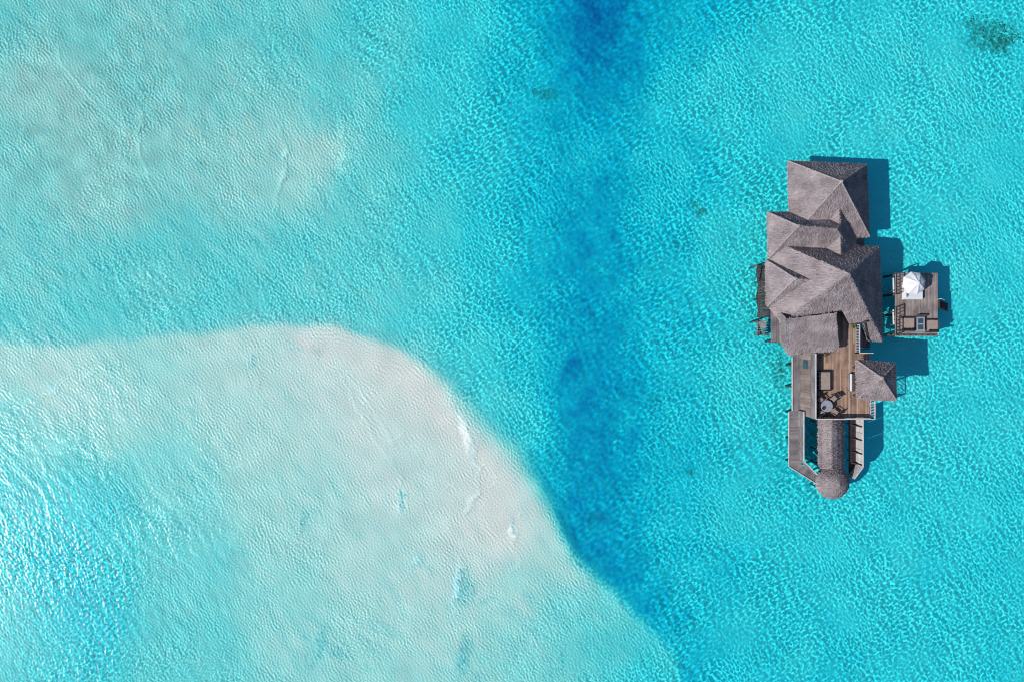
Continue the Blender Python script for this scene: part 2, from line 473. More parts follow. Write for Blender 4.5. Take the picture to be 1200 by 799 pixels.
    oy, ox = (by-ny)//2+(1 if ny % 2 else 0)*0, (bx-nx)//2
    cy0, cx0 = by//2-ny//2, bx//2-nx//2
    Z[cy0:cy0+ny, cx0:cx0+nx] = Fs
    hu = np.fft.ifft2(np.fft.ifftshift(Z)).real*up*up
    gy, gx = np.gradient(hu, st/up)
    D = np.repeat(np.repeat(np.clip(1.2+1.9*np.clip(depth, 0, 2.2), 1.0, 5.5), up, 0), up, 1)
    sa = Vector((SUN.x, SUN.y)).normalized()
    ga = gx*sa.x+gy*sa.y
    fx = (np.arange(bx)[None, :]+0.0-(D*.25*(gx+.4*ga*sa.x))/(st/up))/up
    fy = (np.arange(by)[:, None]+0.0-(D*.25*(gy+.4*ga*sa.y))/(st/up))/up
    I = np.zeros(nx*ny)
    ix = np.floor(fx).astype(np.int64); iy = np.floor(fy).astype(np.int64)
    tx = fx-ix; ty = fy-iy
    for ddx in (0, 1):
        for ddy in (0, 1):
            w = (tx if ddx else 1-tx)*(ty if ddy else 1-ty)
            I += np.bincount((((iy+ddy) % ny)*nx+(ix+ddx) % nx).ravel(), w.ravel(), nx*ny)
    I = I.reshape(ny, nx)/(up*up)
    soft = np.clip((depth-1.8)/2.2, 0, 1)
    Ib = I
    for _ in range(3):
        Ib = (Ib+np.roll(Ib, 1, 0)+np.roll(Ib, -1, 0)+np.roll(Ib, 1, 1)+np.roll(Ib, -1, 1))/5
    I = I*(1-soft)+(1+(Ib-1)*.75)*soft
    I = np.maximum(I, 0)
    # this light pattern is baked into the bed as shading-normal tilt
    alpha = math.pi/2-SUN_EL
    lz = math.sin(SUN_EL)
    bl = (I+np.roll(I, 1, 0)+np.roll(I, -1, 0)+np.roll(I, 1, 1)+np.roll(I, -1, 1))/5
    bl = (bl+np.roll(bl, 2, 0)+np.roll(bl, -2, 0)+np.roll(bl, 2, 1)+np.roll(bl, -2, 1))/5
    I = np.maximum(I+.6*(I-bl), 0)
    grain = noise(.26, 71, .5)
    shal = np.exp(-depth/.35)
    calm = np.clip(.95+.17*noise(11, 74)+.10*noise(4, 75), .5, 1.3)
    calm = calm*(1-.5*shal*bankm)
    sripple = spectrum(.42, .3, R(40), 9, .03, seed=76); sripple /= sripple.std()
    I = np.maximum(1+(I-1)*calm, 0)
    flow = np.zeros(X.shape)
    for lam, an, sp, sd_, wd_ in ((3.2, 40, 3, 101, .07), (2.0, 25, 2, 102, .08), (5.0, 60, 2, 103, .045)):
        fl_ = spectrum(lam, .5, R(an), sp, .12, seed=sd_); fl_ /= fl_.std()
        flow = np.maximum(flow, np.exp(-(fl_/wd_)**2)*np.clip(noise(5, sd_+9)*.8+.2, 0, 1.2))
    flow = flow-.6*np.roll(np.roll(flow, 2, 1), -1, 0)
    cr2 = np.roll(np.roll(crest, 3, 1), -2, 0)
    g = (.51+.07*shal)+(.49-.11*shal)*I**.95+flow*.20*shal**.7+grain*(.07+.05*shal)+rip*(.35+.65*bankm)*9+sripple*shal*.13*np.clip(noise(6, 77)*.5+.6, 0, 1.3)+(crest*.9-cr2*.6)*shal**.5*(1-.55*bankm)+white*.28-hol*.13
    chop = spectrum(1.3, .45, ang, 4, .1, seed=94); chop /= chop.std()
    g = g*(1+.025*noise(5, 72)+.13*swl*chop)
    c = lz*(.73+.085*shal)*g
    c = np.where(c > .80, .99-.19*np.exp(-(c-.80)/.19), c)
    c = np.clip(c, .14, .99)
    tilt = alpha-np.arccos(c)

    # ---- one sheet each, dense where the photograph looks, stretching away to the horizon
    def stretch(a):
        ext = []; s = .16; v = a[-1]
        while v < 900:
            v += s; ext.append(v)
            if len(ext) > 110: s *= 1.28
        ext = np.array(ext)
        lo = a[0]-(ext-a[-1])
        return np.concatenate([lo[::-1], a, ext]), len(ext)
    XS, ex = stretch(xs); YS, ey = stretch(ys)
    def pad(a, mode='edge'): return np.pad(a, ((ey, ey), (ex, ex)), mode=mode)
    far = np.maximum(np.maximum(-66-XS, XS-66).clip(0)[None, :], np.maximum(-46-YS, YS-46).clip(0)[:, None])
    fade = np.exp(-np.maximum(far-12, 0)/4.0)
    def mirror(a, o, n):
        k = 14; m = n-2*k          # reflect a little inside the border of the wave field
        i = np.abs(np.round((a-o)/st).astype(int)-k) % (2*m-2)
        return np.where(i >= m, 2*m-2-i, i)+k
    wix, wiy = mirror(XS, xs[0], nx), mirror(YS, ys[0], ny)
    def wrap(a): return a[np.ix_(wiy, wix)]
    def grid(name, Z, attrs):
        GX, GY = np.meshgrid(XS, YS)
        n_y, n_x = Z.shape
        co = np.stack([GX, GY, Z], -1).reshape(-1, 3).astype(np.float32)
        i = np.arange(n_x*n_y).reshape(n_y, n_x)
        q = np.stack([i[:-1, :-1], i[:-1, 1:], i[1:, 1:], i[1:, :-1]], -1).reshape(-1, 4)
        return co, q, i
    def make(name, co, loops, starts, attrs, mat, smooth_n):
        me = bpy.data.meshes.new(name)
        me.vertices.add(len(co)); me.vertices.foreach_set('co', co.ravel())
        me.loops.add(len(loops)); me.loops.foreach_set('vertex_index', loops.astype(np.int32))
        me.polygons.add(len(starts)); me.polygons.foreach_set('loop_start', starts.astype(np.int32))
        sm = np.zeros(len(starts), bool); sm[:smooth_n] = True
        me.polygons.foreach_set('use_smooth', sm)
        for k, a in attrs.items():
            at = me.attributes.new(k, 'FLOAT', 'POINT'); at.data.foreach_set('value', a.astype(np.float32).ravel())
        me.update(calc_edges=True); me.materials.append(mat)
        o = bpy.data.objects.new(name, me); COL.objects.link(o); return o
    dp = wrap(geo); dp = dp*fade**.3+1.5*(1-fade**.3)
    tl = wrap(tilt)*fade+(alpha-math.acos(lz*.95))*(1-fade)
    co, q, _ = grid('seabed', -dp, None)
    bed = make('seabed', co, q.ravel(), np.arange(0, q.size, 4), {'tilt': tl, 'depth': dp, 'depth_tint': wrap(depth_tint)*fade, 'weed': wrap(weed)*fade, 'pale': wrap(white)*fade}, bed_mat(), len(q))
    tag(bed, kind='structure')
    hz = wrap(h)*fade
    co, q, idx = grid('water', hz, None)
    nv = len(co)
    ring = np.concatenate([idx[0, :], idx[1:, -1], idx[-1, -2::-1], idx[-2:0:-1, 0]])
    low = co[ring].copy(); low[:, 2] = -30
    low[:, :2] *= 1.002
    co2 = np.concatenate([co, low])
    m = len(ring); lowi = np.arange(m)+nv
    sideq = np.stack([ring, lowi, np.roll(lowi, -1), np.roll(ring, -1)], -1)
    loops = np.concatenate([q.ravel(), sideq.ravel(), lowi[::-1]])
    starts = np.concatenate([np.arange(0, q.size+sideq.size, 4), [q.size+sideq.size]])
    w = make('water', co2, loops, starts, {}, water_mat(), len(q))
    tag(w, kind='structure')
    return lambda x, y: -float(geo[int(np.clip(round((y+46)/st), 0, ny-1)), int(np.clip(round((x+66)/st), 0, nx-1))])


def bed_mat():
    m, nt, out = new_mat('coral_sand'); L = nt.links.new
    at = N(nt, 'ShaderNodeAttribute', attribute_name='tilt')
    dp = N(nt, 'ShaderNodeAttribute', attribute_name='depth')
    pl = N(nt, 'ShaderNodeAttribute', attribute_name='pale')
    si = N(nt, 'ShaderNodeMath', operation='SINE'); L(at.outputs['Fac'], si.inputs[0])
    cs = N(nt, 'ShaderNodeMath', operation='COSINE'); L(at.outputs['Fac'], cs.inputs[0])
    hv = Vector((SUN.x, SUN.y, 0)).normalized()
    a = N(nt, 'ShaderNodeVectorMath', operation='SCALE'); a.inputs[0].default_value = hv; L(si.outputs[0], a.inputs['Scale'])
    b = N(nt, 'ShaderNodeVectorMath', operation='SCALE'); b.inputs[0].default_value = (0, 0, 1); L(cs.outputs[0], b.inputs['Scale'])
    nn = N(nt, 'ShaderNodeVectorMath', operation='ADD'); L(a.outputs[0], nn.inputs[0]); L(b.outputs[0], nn.inputs[1])
    cr = N(nt, 'ShaderNodeValToRGB')
    mr = N(nt, 'ShaderNodeMapRange'); mr.inputs['From Max'].default_value = 3.0; L(dp.outputs['Fac'], mr.inputs['Value'])
    el = cr.color_ramp.elements
    el[0].position = 0.0; el[0].color = (.78, .745, .68, 1)
    el[1].position = 1.0; el[1].color = (.80, .89, .80, 1)
    for p, c in ((.03, (.775, .785, .71)), (.09, (.75, .80, .70)), (.25, (.72, .81, .71)), (.45, (.78, .89, .79))):
        e = el.new(p); e.color = (*c, 1)
    L(mr.outputs[0], cr.inputs[0])
    g = N(nt, 'ShaderNodeNewGeometry')
    nz = N(nt, 'ShaderNodeTexNoise'); nz.inputs['Scale'].default_value = .35; nz.inputs['Detail'].default_value = 7; L(g.outputs['Position'], nz.inputs['Vector'])
    sc = N(nt, 'ShaderNodeMapRange'); sc.inputs['From Min'].default_value = .3; sc.inputs['From Max'].default_value = .7
    sc.inputs['To Min'].default_value = .96; sc.inputs['To Max'].default_value = 1.04; L(nz.outputs['Fac'], sc.inputs['Value'])
    mu = N(nt, 'ShaderNodeVectorMath', operation='SCALE'); L(cr.outputs[0], mu.inputs[0]); L(sc.outputs[0], mu.inputs['Scale'])
    mx = N(nt, 'ShaderNodeMix', data_type='RGBA'); mx.inputs['B'].default_value = (.86, .85, .82, 1)
    L(pl.outputs['Fac'], mx.inputs['Factor']); L(mu.outputs[0], mx.inputs['A'])
    mk = N(nt, 'ShaderNodeAttribute', attribute_name='depth_tint')
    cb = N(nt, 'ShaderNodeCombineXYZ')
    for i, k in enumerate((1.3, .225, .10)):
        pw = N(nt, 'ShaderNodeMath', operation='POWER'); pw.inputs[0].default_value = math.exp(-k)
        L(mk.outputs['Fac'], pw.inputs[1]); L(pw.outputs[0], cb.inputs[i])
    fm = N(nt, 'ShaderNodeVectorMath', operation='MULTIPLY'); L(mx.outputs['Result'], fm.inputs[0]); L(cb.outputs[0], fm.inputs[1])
    d = N(nt, 'ShaderNodeBsdfDiffuse')
    wd = N(nt, 'ShaderNodeAttribute', attribute_name='weed')
    mw = N(nt, 'ShaderNodeMix', data_type='RGBA'); mw.inputs['B'].default_value = (.16, .19, .14, 1)
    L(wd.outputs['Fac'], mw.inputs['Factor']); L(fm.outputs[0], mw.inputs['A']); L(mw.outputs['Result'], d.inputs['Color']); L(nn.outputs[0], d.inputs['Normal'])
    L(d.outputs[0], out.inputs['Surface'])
    return m


def water_mat():
    m, nt, out = new_mat('lagoon_water'); L = nt.links.new
    lw = N(nt, 'ShaderNodeLayerWeight', Blend=.5)
    pw = N(nt, 'ShaderNodeMath', operation='POWER'); L(lw.outputs['Facing'], pw.inputs[0]); pw.inputs[1].default_value = 5
    fr = N(nt, 'ShaderNodeMath', operation='MULTIPLY_ADD'); L(pw.outputs[0], fr.inputs[0]); fr.inputs[1].default_value = .98; fr.inputs[2].default_value = .02
    tr = N(nt, 'ShaderNodeBsdfTransparent')
    gl = N(nt, 'ShaderNodeBsdfGlossy', Roughness=.30)
    mx = N(nt, 'ShaderNodeMixShader')
    L(fr.outputs[0], mx.inputs[0]); L(tr.outputs[0], mx.inputs[1]); L(gl.outputs[0], mx.inputs[2])
    L(mx.outputs[0], out.inputs['Surface'])
    va = N(nt, 'ShaderNodeVolumeAbsorption', Density=1.0)
    va.inputs['Color'].default_value = (.14, 1-.07, 1-.022, 1)
    L(va.outputs[0], out.inputs['Volume'])
    return m


bed_z = build_sea()


# ================================================================== VILLA
HE = 2.5        # eave height
F0 = .9         # lower floor
FT = 3.5        # upper terrace floor
TOP = 4.6       # parapet top
BED = -1.0

villa = thing('overwater_villa', 'large thatched villa on piles with many grey hipped roofs standing over turquoise water', 'villa', P(965, 330, 0))

# --- the main hipped roofs (they run into one another)
hip('thatched_roof', [P(986, 213, 6.9)], [P(924, 189, HE), P(1016, 193, HE), P(1019, 277, HE), P(926, 281, HE)], villa, label='northernmost and tallest hipped thatched roof')
hip('thatched_roof', [P(936, 265, 5.7), P(981, 268, 5.7)], [P(900, 249, HE), P(1000, 249, HE), P(1000, 304, HE), P(901, 303, HE)], villa)
# cross gable between the north roof and the main roof
g0, g1 = P(983, 232, 4.9), P(986, 308, 4.9)
roof('cross_roof', [[g0, g1, P(1004, 308, HE), P(1003, 240, HE)], [g1, g0, P(955, 240, HE), P(955, 308, HE)]], [(P(1004, 308, HE), P(1003, 280, HE), (1, 0, 0))], villa)
# main roof, cut away in the south for the upper terrace
ap = P(995, 320.5, 8.4)
nw, ne, se = P(903, 281, HE), P(1031, 290, HE), P(1034, 399.5, HE)
def on_south(px, py):
    a, b = Vector((0, .0)), ap
    z = 3.5
    for _ in range(30):
        y = (399.5-py)*.1*(1-z/H_CAM); z = HE+(ap.z-HE)*(y-se.y)/(ap.y-se.y)
    return P(px, py, z)
swp = on_south(928, 375)
roof('thatched_roof', [[nw, ne, ap], [ne, se, ap], [ap, se, on_south(1017, 398.5), on_south(1011.5, 378.5), on_south(996.5, 379.5), on_south(988, 363.5), swp], [ap, swp, P(916, 378, 3.1), P(903, 362, HE), nw]],
     [(ne, se, (1, 0, 0)), (P(1004, 289, HE), ne, (0, 1, 0)), (se, on_south(1017, 398.5), (0, -1, 0)), (P(903, 362, HE), P(903, 295, HE), (-1, 0, 0))], villa, thick=.3, label='broad main thatched roof')
# small west gable
hip('thatched_roof', [P(932, 326.6, 5.6), P(953, 328, 5.6)], [P(898, 305, HE), P(975, 306, HE), P(975, 359, HE), P(899, 359, HE)], villa, thick=.2)
# lean-to over the north end of the terrace
e1, e2, e3, e4 = P(922, 374, 5.0), P(979.5, 367, 5.9), P(983.5, 410, 4.8), P(924, 416, 3.9)
roof('lean_to_roof', [[e1, e2, e3, e4], [e1, e4, P(916, 402, 3.0), P(915, 366, 3.2)]], [(e3, e4, (0, -1, 0)), (P(916, 402, 3.0), P(915, 366, 3.2), (-1, 0, 0))], villa, thick=.3, label='single pitch thatched lean-to roof')

# --- walls under the roofs
def wall_box(px0, py0, px1, py1, z0, z1, name='wall', mat='wall_wood'):
    a, b = P(px0, py1, HE), P(px1, py0, HE)
    mb = MB()
    # upright boards on all four sides around a solid core
    mb.box((a.x+.05, a.y+.05, z0), (b.x-.05, b.y-.05, z1))
    n = int((b.y-a.y)/.3)
    for i in range(n):
        y0 = a.y+(b.y-a.y)*i/n; y1 = a.y+(b.y-a.y)*(i+1)/n-.012
        mb.box((a.x, y0, z0), (a.x+.045, y1, z1-.01)); mb.box((b.x-.045, y0, z0), (b.x, y1, z1-.01))
    n = int((b.x-a.x)/.3)
    for i in range(n):
        x0 = a.x+.06+(b.x-a.x-.12)*i/n; x1 = a.x+.06+(b.x-a.x-.12)*(i+1)/n-.012
        mb.box((x0, a.y, z0), (x1, a.y+.045, z1-.01)); mb.box((x0, b.y-.045, z0), (x1, b.y, z1-.01))
    w = mb.build(name, M[mat], villa)
    return w, a, b
def window(x, y0, y1, z0, z1, wall, sgn):
    f = MB(); s = sgn*.03
    for (ya, yb, za, zb) in ((y0, y1, z0, z0+.08), (y0, y1, z1-.08, z1), (y0, y0+.08, z0+.08, z1-.08), (y1-.08, y1, z0+.08, z1-.08), ((y0+y1)/2-.03, (y0+y1)/2+.03, z0+.08, z1-.08)):
        f.box((min(x, x+2*s), ya, za), (max(x, x+2*s), yb, zb))
    fo = f.build('window', M['dark_wood'], wall)
for (x0, y0, x1, y1) in ((932, 198, 1009, 270), (908, 257, 996, 300), (911, 297, 1024, 372), (905, 312, 950, 352)):
    w, a, b = wall_box(x0, y0, x1, y1, F0, 2.75)
    k = (b.y-a.y)
    for j in range(2):
        yy = a.y+k*(.12+.46*j)
        window(a.x-.004, yy, yy+k*.3, F0+.5, 2.3, w, -1)
        window(b.x+.004, yy, yy+k*.3, F0+.5, 2.3, w, 1)
# lower floor slab
a, b = P(905, 372, F0), P(1026, 200, F0)
fl = MB(); planks(fl, P(928, 200, F0).x, P(928, 290, F0).y, P(1013, 200, F0).x, P(1013, 200, F0).y, F0, 'x', .2)
planks(fl, P(903, 400, F0).x, P(903, 290, F0).y-8.2, P(1026, 300, F0).x, P(903, 290, F0).y-.02, F0, 'x', .2)
fl.build('floor', M['grey_wood'], villa)
# board roof strip by the south-west corner
mb = MB(); p, q = P(903.5, 400.5, 1.2), P(915.5, 358, 1.2)
planks(mb, p.x, p.y, q.x, q.y, 1.2, 'y', .3, t=.06, maxlen=5)
mb.box((p.x+.58, p.y+.02, 1.203), (p.x+.66, q.y, 1.24))
mb.build('side_walkway', M['grey_wood'], villa)

# --- upper terrace
tx0, tx1 = P(951.5, 0, FT).x, P(1019, 0, FT).x
ty0, ty1 = P(0, 489, FT).y, P(0, 366, FT).y
st_x0, st_y0 = P(1003, 0, FT).x, P(0, 413, FT).y          # stair well
mb = MB()
planks(mb, tx0, ty0, st_x0, ty1, FT, 'y', .15, .012, .05, 3.6)
planks(mb, st_x0+.004, ty0, tx1, st_y0, FT, 'y', .15, .012, .05, 3.6)
terrace = mb.build('terrace_floor', M['terrace'], villa)
mb = MB()
for i in range(9):
    y = ty0+.1+(ty1-ty0-.2)*i/8
    mb.box((tx0+.02, y-.06, FT-.28), ((tx1 if y < st_y0 else st_x0)-.02, y+.06, FT-.055))
mb.build('joist', M['dark_wood'], terrace)
# paler cover boards running down and across the terrace
mb = MB()
x = P(995, 0, FT).x; mb.box((x-.03, ty0+.05, FT+.008), (x+.03, ty1-1.5, FT+.014))
x = P(1005, 0, FT).x; mb.box((x-.025, ty0+.05, FT+.008), (x+.025, P(0, 468, FT).y, FT+.014))
mb.build('cover_strip', M['pale_wood'], terrace)
# west facade of the terrace, boards and pale parapet
wx = tx0-.06
mb = MB()
y = ty0
n = int((P(0, 414, FT).y-ty0)/.34)
for i in range(n):
    ya = ty0+(P(0, 414, FT).y-ty0)*i/n; yb = ty0+(P(0, 414, FT).y-ty0)*(i+1)/n-.014
    mb.box((wx-.10, ya, .75), (wx-.02, yb, FT-.06))
fac = mb.build('facade', M['wall_wood'], villa)
mb = MB(); y0 = P(0, 432, 2.2).y
mb.box((wx-.135, y0, 1.6), (wx-.105, y0+1.0, 2.9)); mb.build('window', M['blue_glass'], fac)
def parapet(ax, ay, bx, by, z0, z1, n, t=.07):
    mb = MB()
    a, b = Vector((ax, ay, 0)), Vector((bx, by, 0)); d = (b-a)/n
    hz = (z1-.07-z0)/4
    for i in range(n):
        for k in range(4):
            p = a+d*i+d*.01; q = a+d*(i+1)-d*.01
            zz = z0+hz*(k+.5)
            mb.bar((p.x, p.y, zz), (q.x, q.y, zz), t*.6, hz-.018)
    o = mb.build('parapet', M['grey_wood'], villa)
    mb = MB(); mb.bar((ax, ay, z1-.03), (bx, by, z1-.03), t*1.9, .06); mb.build('cap_rail', M['pale_wood'], o)
    for i in range(n+1):
        p = a+d*i; mb = MB(); mb.bar((p.x+(.06 if i == 0 else 0), p.y, z0-.25), (p.x+(.06 if i == 0 else 0), p.y, z1-.06), .09, .09)
        mb.build('post', M['grey_wood'], o)
    return o
parapet(tx0-.05, ty0, tx0-.05, P(0, 414, FT).y, FT-.05, TOP, 5)
xm = P(986, 0, FT).x
parapet(tx0+.02, ty0-.06, xm, ty0-.06, FT-.05, TOP, 3)
def railing(pts, z0, z1, name='railing', mat='pale_wood', sp=.17, parent=villa, bw=.045):
    mb = MB()
    for a, b in zip(pts[:-1], pts[1:]):
        a = Vector((a[0], a[1], 0)); b = Vector((b[0], b[1], 0)); L = (b-a).length; n = max(2, int(L/sp))
        mb.bar((a.x, a.y, z1-.03), (b.x, b.y, z1-.03), .09, .06)
        mb.bar((a.x, a.y, z0+.12), (b.x, b.y, z0+.12), .05, .05)
        for i in range(n+1):
            p = a.lerp(b, i/n); mb.bar((p.x, p.y, z0+(.145 if 0 < i < n else 0)), (p.x, p.y, z1-.06), bw*(2 if i in (0, n) else 1), bw*(2 if i in (0, n) else 1))
    return mb.build(name, M[mat], parent)
railing([(xm+.08, ty0-.06), (tx1+.04, ty0-.06), (tx1+.04, P(0, 452, FT).y)], FT, TOP)
railing([(st_x0-.05, P(0, 381, FT).y), (st_x0-.05, st_y0-.05), (tx1-.05, st_y0-.05)], FT, 4.45)
# stair going down to the lower floor inside the stair well
mb = MB()
sx = st_x0+.3
for i in range(11):
    z = FT-.2-i*.21; x = sx+i*.22
    mb.box((x, P(0, 408, FT).y, z-.05), (x+.27, P(0, 386, FT).y, z))
stair = mb.build('staircase', M['grey_wood'], villa)
for yy in (P(0, 409, FT).y, P(0, 385, FT).y):
    MB().bar((sx, yy, FT-.2), (sx+11*.22, yy, FT-.2-11*.21), .06, .22).build('stringer', M['dark_wood'], stair)
# dark roof post and beam framing the cut in the main roof
mb = MB()
p1, p2, p3 = on_south(996, 380), on_south(1012, 378), on_south(1017, 398)
up = Vector((0, 0, .10))
mb.bar(p1+up, p2+up, .10, .12); mb.bar(p2+up*1.5+Vector((.06, 0, 0)), p3+up, .12, .14)
mb.tube(p2+Vector((0, .05, -.6)), p2+Vector((.02, .05, .55)), .16, .13)
mb.build('roof_beam', M['dark_wood'], villa)
# inner wall at the back of the recess
mb = MB(); a = P(979, 366, FT); b = P(990, 366, FT)
mb.box((tx0, ty1-.05, FT+.004), (st_x0-.4, ty1+.12, 4.9)); mb.build('wall', M['dark_wood'], villa)

# --- pavilion beside the terrace
pv = [P(1004, 422, 5.1), P(1049, 426, 5.1), P(1051, 469, 5.1), P(1005, 467, 5.1)]
hip('pavilion_roof', [P(1033.5, 442.5, 6.9)], pv, villa, thick=.25, label='small pyramid thatched roof over the terrace stair')
mb = MB()
gx0, gx1, gy0, gy1 = pv[0].x+.45, pv[1].x-.45, pv[2].y+.45, pv[1].y-.45
planks(mb, max(gx0, tx1+.1), gy0, gx1, gy1, FT, 'y', .15); mb.build('pavilion_floor', M['terrace'], villa)
for (x, y) in ((gx0, gy0), (gx1, gy0), (gx1, gy1), (gx0, gy1)):
    MB().tube((x, y, BED if x > tx1 else FT), (x, y, 5.35), .11, .1).build('pavilion_post', M['dark_wood'], villa)
railing([(gx1, gy0), (gx1, gy1)], FT, 4.5)

# --- piles
def pile(x, y, top, parent, r=.11):
    MB().tube((x, y, BED-random.uniform(.2, .6)), (x+random.uniform(-.03, .03), y, top), r*1.1, r, seg=8).build('pile', M['pile_wood'], parent)
for py in (203, 232, 262):
    for px in (935, 970, 1006): q = P(px, py, F0); pile(q.x, q.y, F0-.06, villa)
for py in (292, 318, 345, 368):
    for px in (908, 945, 985, 1022): q = P(px, py, F0); pile(q.x, q.y, F0-.06, villa)
for py in (400,):
    for px in (905, 914): q = P(px, py, F0); pile(q.x, q.y, 1.13, villa)
for py in (416, 440, 464, 486):
    for px, tp in ((953.5, FT-.28), (985, FT-.28), (1013, FT-.28)): q = P(px, py, FT); pile(q.x, q.y, tp, villa, .15)

# ================================================================== WEST LANDING
landing = thing('landing_stage', 'narrow dark slatted landing stage with steps along the west side of the villa', 'jetty', P(894, 350, 0))
mb = MB(); a, b = P(887, 372, .75), P(902, 310, .75)
n = 38
for i in range(n):
    y0 = a.y+(b.y-a.y)*i/n
    mb.box((a.x+.1*math.sin(i*.35), y0, .70), (b.x, y0+.148, .75))
mb.build('deck', M['dark_wood'], landing)
mb = MB()
for i in range(7):
    y0 = P(0, 376+i*2.6, .6).y; z = .62-i*.13
    mb.box((a.x+.15, y0-.12, z-.05), (b.x-.25, y0+.09, z))
mb.build('steps', M['grey_wood'], landing)
mb = MB()
for i in range(9):
    y0 = P(0, 339+i*3.2, .9).y
    mb.bar((a.x+.15, y0, .79), (a.x+.62, y0+.03, .80), .05, .05)
mb.build('rung', M['grey_wood'], landing)
mb = MB()
mb.bar((a.x+.55, b.y, .66), (a.x+.3, P(0, 394, .5).y, .30), .08, .12)
mb.bar((a.x+.03, b.y, 1.35), (a.x+.03, P(0, 330, .75).y, 1.0), .07, .07)
mb.build('handrail', M['dark_wood'], landing)
for px, py, tp in ((885.5, 312, 1.5), (891, 330, .69), (891, 350, .69), (886, 377, 1.3), (892, 392, .3), (901, 392, .8), (899, 313, .69)):
    q = P(px, py, .75); pile(q.x, q.y, tp, landing, .10)

# ================================================================== SPA JETTY SOUTH OF THE TERRACE
spa = thing('covered_jetty', 'thatched barrel roofed walkway ending in a round dome south of the terrace', 'jetty', P(977, 530, 0))
# barrel roof
ZE, ZR = 1.75, 2.95
prof = [(960, ZE), (963.5, 2.25), (968.5, 2.7), (974.5, ZR), (980.5, 2.7), (985.5, 2.25), (989, ZE)]
slopes = []
yN, yS = 484, 549
for (xa, za), (xb, zb) in zip(prof[:-1], prof[1:]):
    A, B = P(xa, yN, za), P(xb, yN, zb); C, Dd = P(xb, yS, zb), P(xa, yS, za)
    A.y = B.y = P(0, yN, 2.5).y; C.y = Dd.y = P(0, yS, 2.5).y
    slopes.append([A, B, C, Dd])
roof('barrel_roof', slopes, [(P(960, yS, ZE), P(960, yN, ZE), (-1, 0, 0)), (P(989, yN, ZE), P(989, yS, ZE), (1, 0, 0))], spa, thick=.16, dens=80, tl=(.2, .4), fr=24)
# dome
cx, cy = P(977, 565, 2.0).x, P(977, 565, 2.0).y
slopes = []; ev = []
rings = [(1.95, 1.75), (1.62, 2.3), (1.15, 2.75), (.62, 3.08), (0, 3.4)]
ns = 18
for j in range(ns):
    t0, t1 = 2*math.pi*j/ns, 2*math.pi*(j+1)/ns
    for (r0, z0), (r1, z1) in zip(rings[:-1], rings[1:]):
        q = [Vector((cx+r0*math.cos(t0), cy+r0*math.sin(t0), z0)), Vector((cx+r0*math.cos(t1), cy+r0*math.sin(t1), z0)), Vector((cx+r1*math.cos(t1), cy+r1*math.sin(t1), z1))]
        if r1 > 0: q.append(Vector((cx+r1*math.cos(t0), cy+r1*math.sin(t0), z1)))
        slopes.append(q)
    ev.append((slopes[-len(rings)+1][0], slopes[-len(rings)+1][1], (math.cos((t0+t1)/2), math.sin((t0+t1)/2), 0)))
roof('dome_roof', slopes, ev, spa, thick=.16, dens=80, tl=(.2, .4), fr=20)
# shaded walkway deck and posts under the roof
mb = MB()
q0, q1 = P(962, 548, .8), P(987, 484, .8); planks(mb, q0.x, q0.y, q1.x, q1.y, .8, 'x', .18)
mb.build('deck', M['grey_wood'], spa)
mb = MB(); q0, q1 = P(994.5, 556, .8), P(1004.2, 484, .8); planks(mb, q0.x, q0.y, q1.x, q1.y, .8, 'y', .18); mb.build('deck', M['roof_shade_wood'], spa)  # east strip: barrel roof's shade painted in as near-black boards
mb = MB(); mb.disc((cx, cy), 1.6, .68, .803, 28); mb.build('deck', M['grey_wood'], spa)
for py in (496, 512, 528, 544):
    for px in (962.5, 986.5):
        q = P(px, py, 1.8); MB().tube((q.x, q.y, BED), (q.x, q.y, 1.9), .09, .08).build('post', M['dark_wood'], spa)
for k in range(6):
    t = 2*math.pi*(k+.5)/6; MB().tube((cx+1.55*math.cos(t), cy+1.55*math.sin(t), BED), (cx+1.55*math.cos(t), cy+1.55*math.sin(t), 2.2), .1, .09).build('post', M['dark_wood'], spa)

# west boardwalk with its plank fence
def fence_panel(mb, a, b, z0, z1, n=8, t=.05):
    hz = (z1-z0)/n
    a, b = Vector((a[0], a[1], 0)), Vector((b[0], b[1], 0)); m = max(1, int((b-a).length/1.5))
    for i in range(m):
        p, q = a.lerp(b, i/m+.004), a.lerp(b, (i+1)/m-.004)
        for k in range(n):
            zz = z0+hz*(k+.5); mb.bar((p.x, p.y, zz), (q.x, q.y, zz), t, hz-.012)
westf = thing('boardwalk', 'grey plank boardwalk with tall screen fence on the west of the dome jetty', 'boardwalk', P(932, 520, 0))
mb = MB()
q0, q1 = P(925, 546, .85), P(937.5, 416, .85)
ymid = P(0, 481, .85).y; planks(mb, q0.x, q0.y, q1.x, ymid-.01, .85, 'x', .17, .007); planks(mb, q0.x+.4, ymid, q1.x, q1.y, .85, 'y', .2, .008)
mb.build('deck', M['grey_wood'], westf)
fb = [(P(942, 482, 2.4).x, P(0, 482, 2.4).y), (P(942, 540, 2.4).x, P(0, 540, 2.4).y), (P(958, 556, 2.4).x, P(0, 556, 2.4).y)]
mb = MB(); fence_panel(mb, fb[0], fb[1], .8, 2.36); fence_panel(mb, fb[1], fb[2], .8, 2.36)
scr = mb.build('screen_fence', M['grey_wood'], westf)
mb = MB()
for a, b in zip(fb[:-1], fb[1:]): mb.bar((*a, 2.395), (*b, 2.395), .12, .06)
mb.build('cap_rail', M['pale_wood'], scr)
mb = MB()   # diagonal deck
d0, d1, d2, d3 = P(925, 546, .85), P(936, 541, .85), P(956, 556.5, .85), P(956, 565.5, .85)
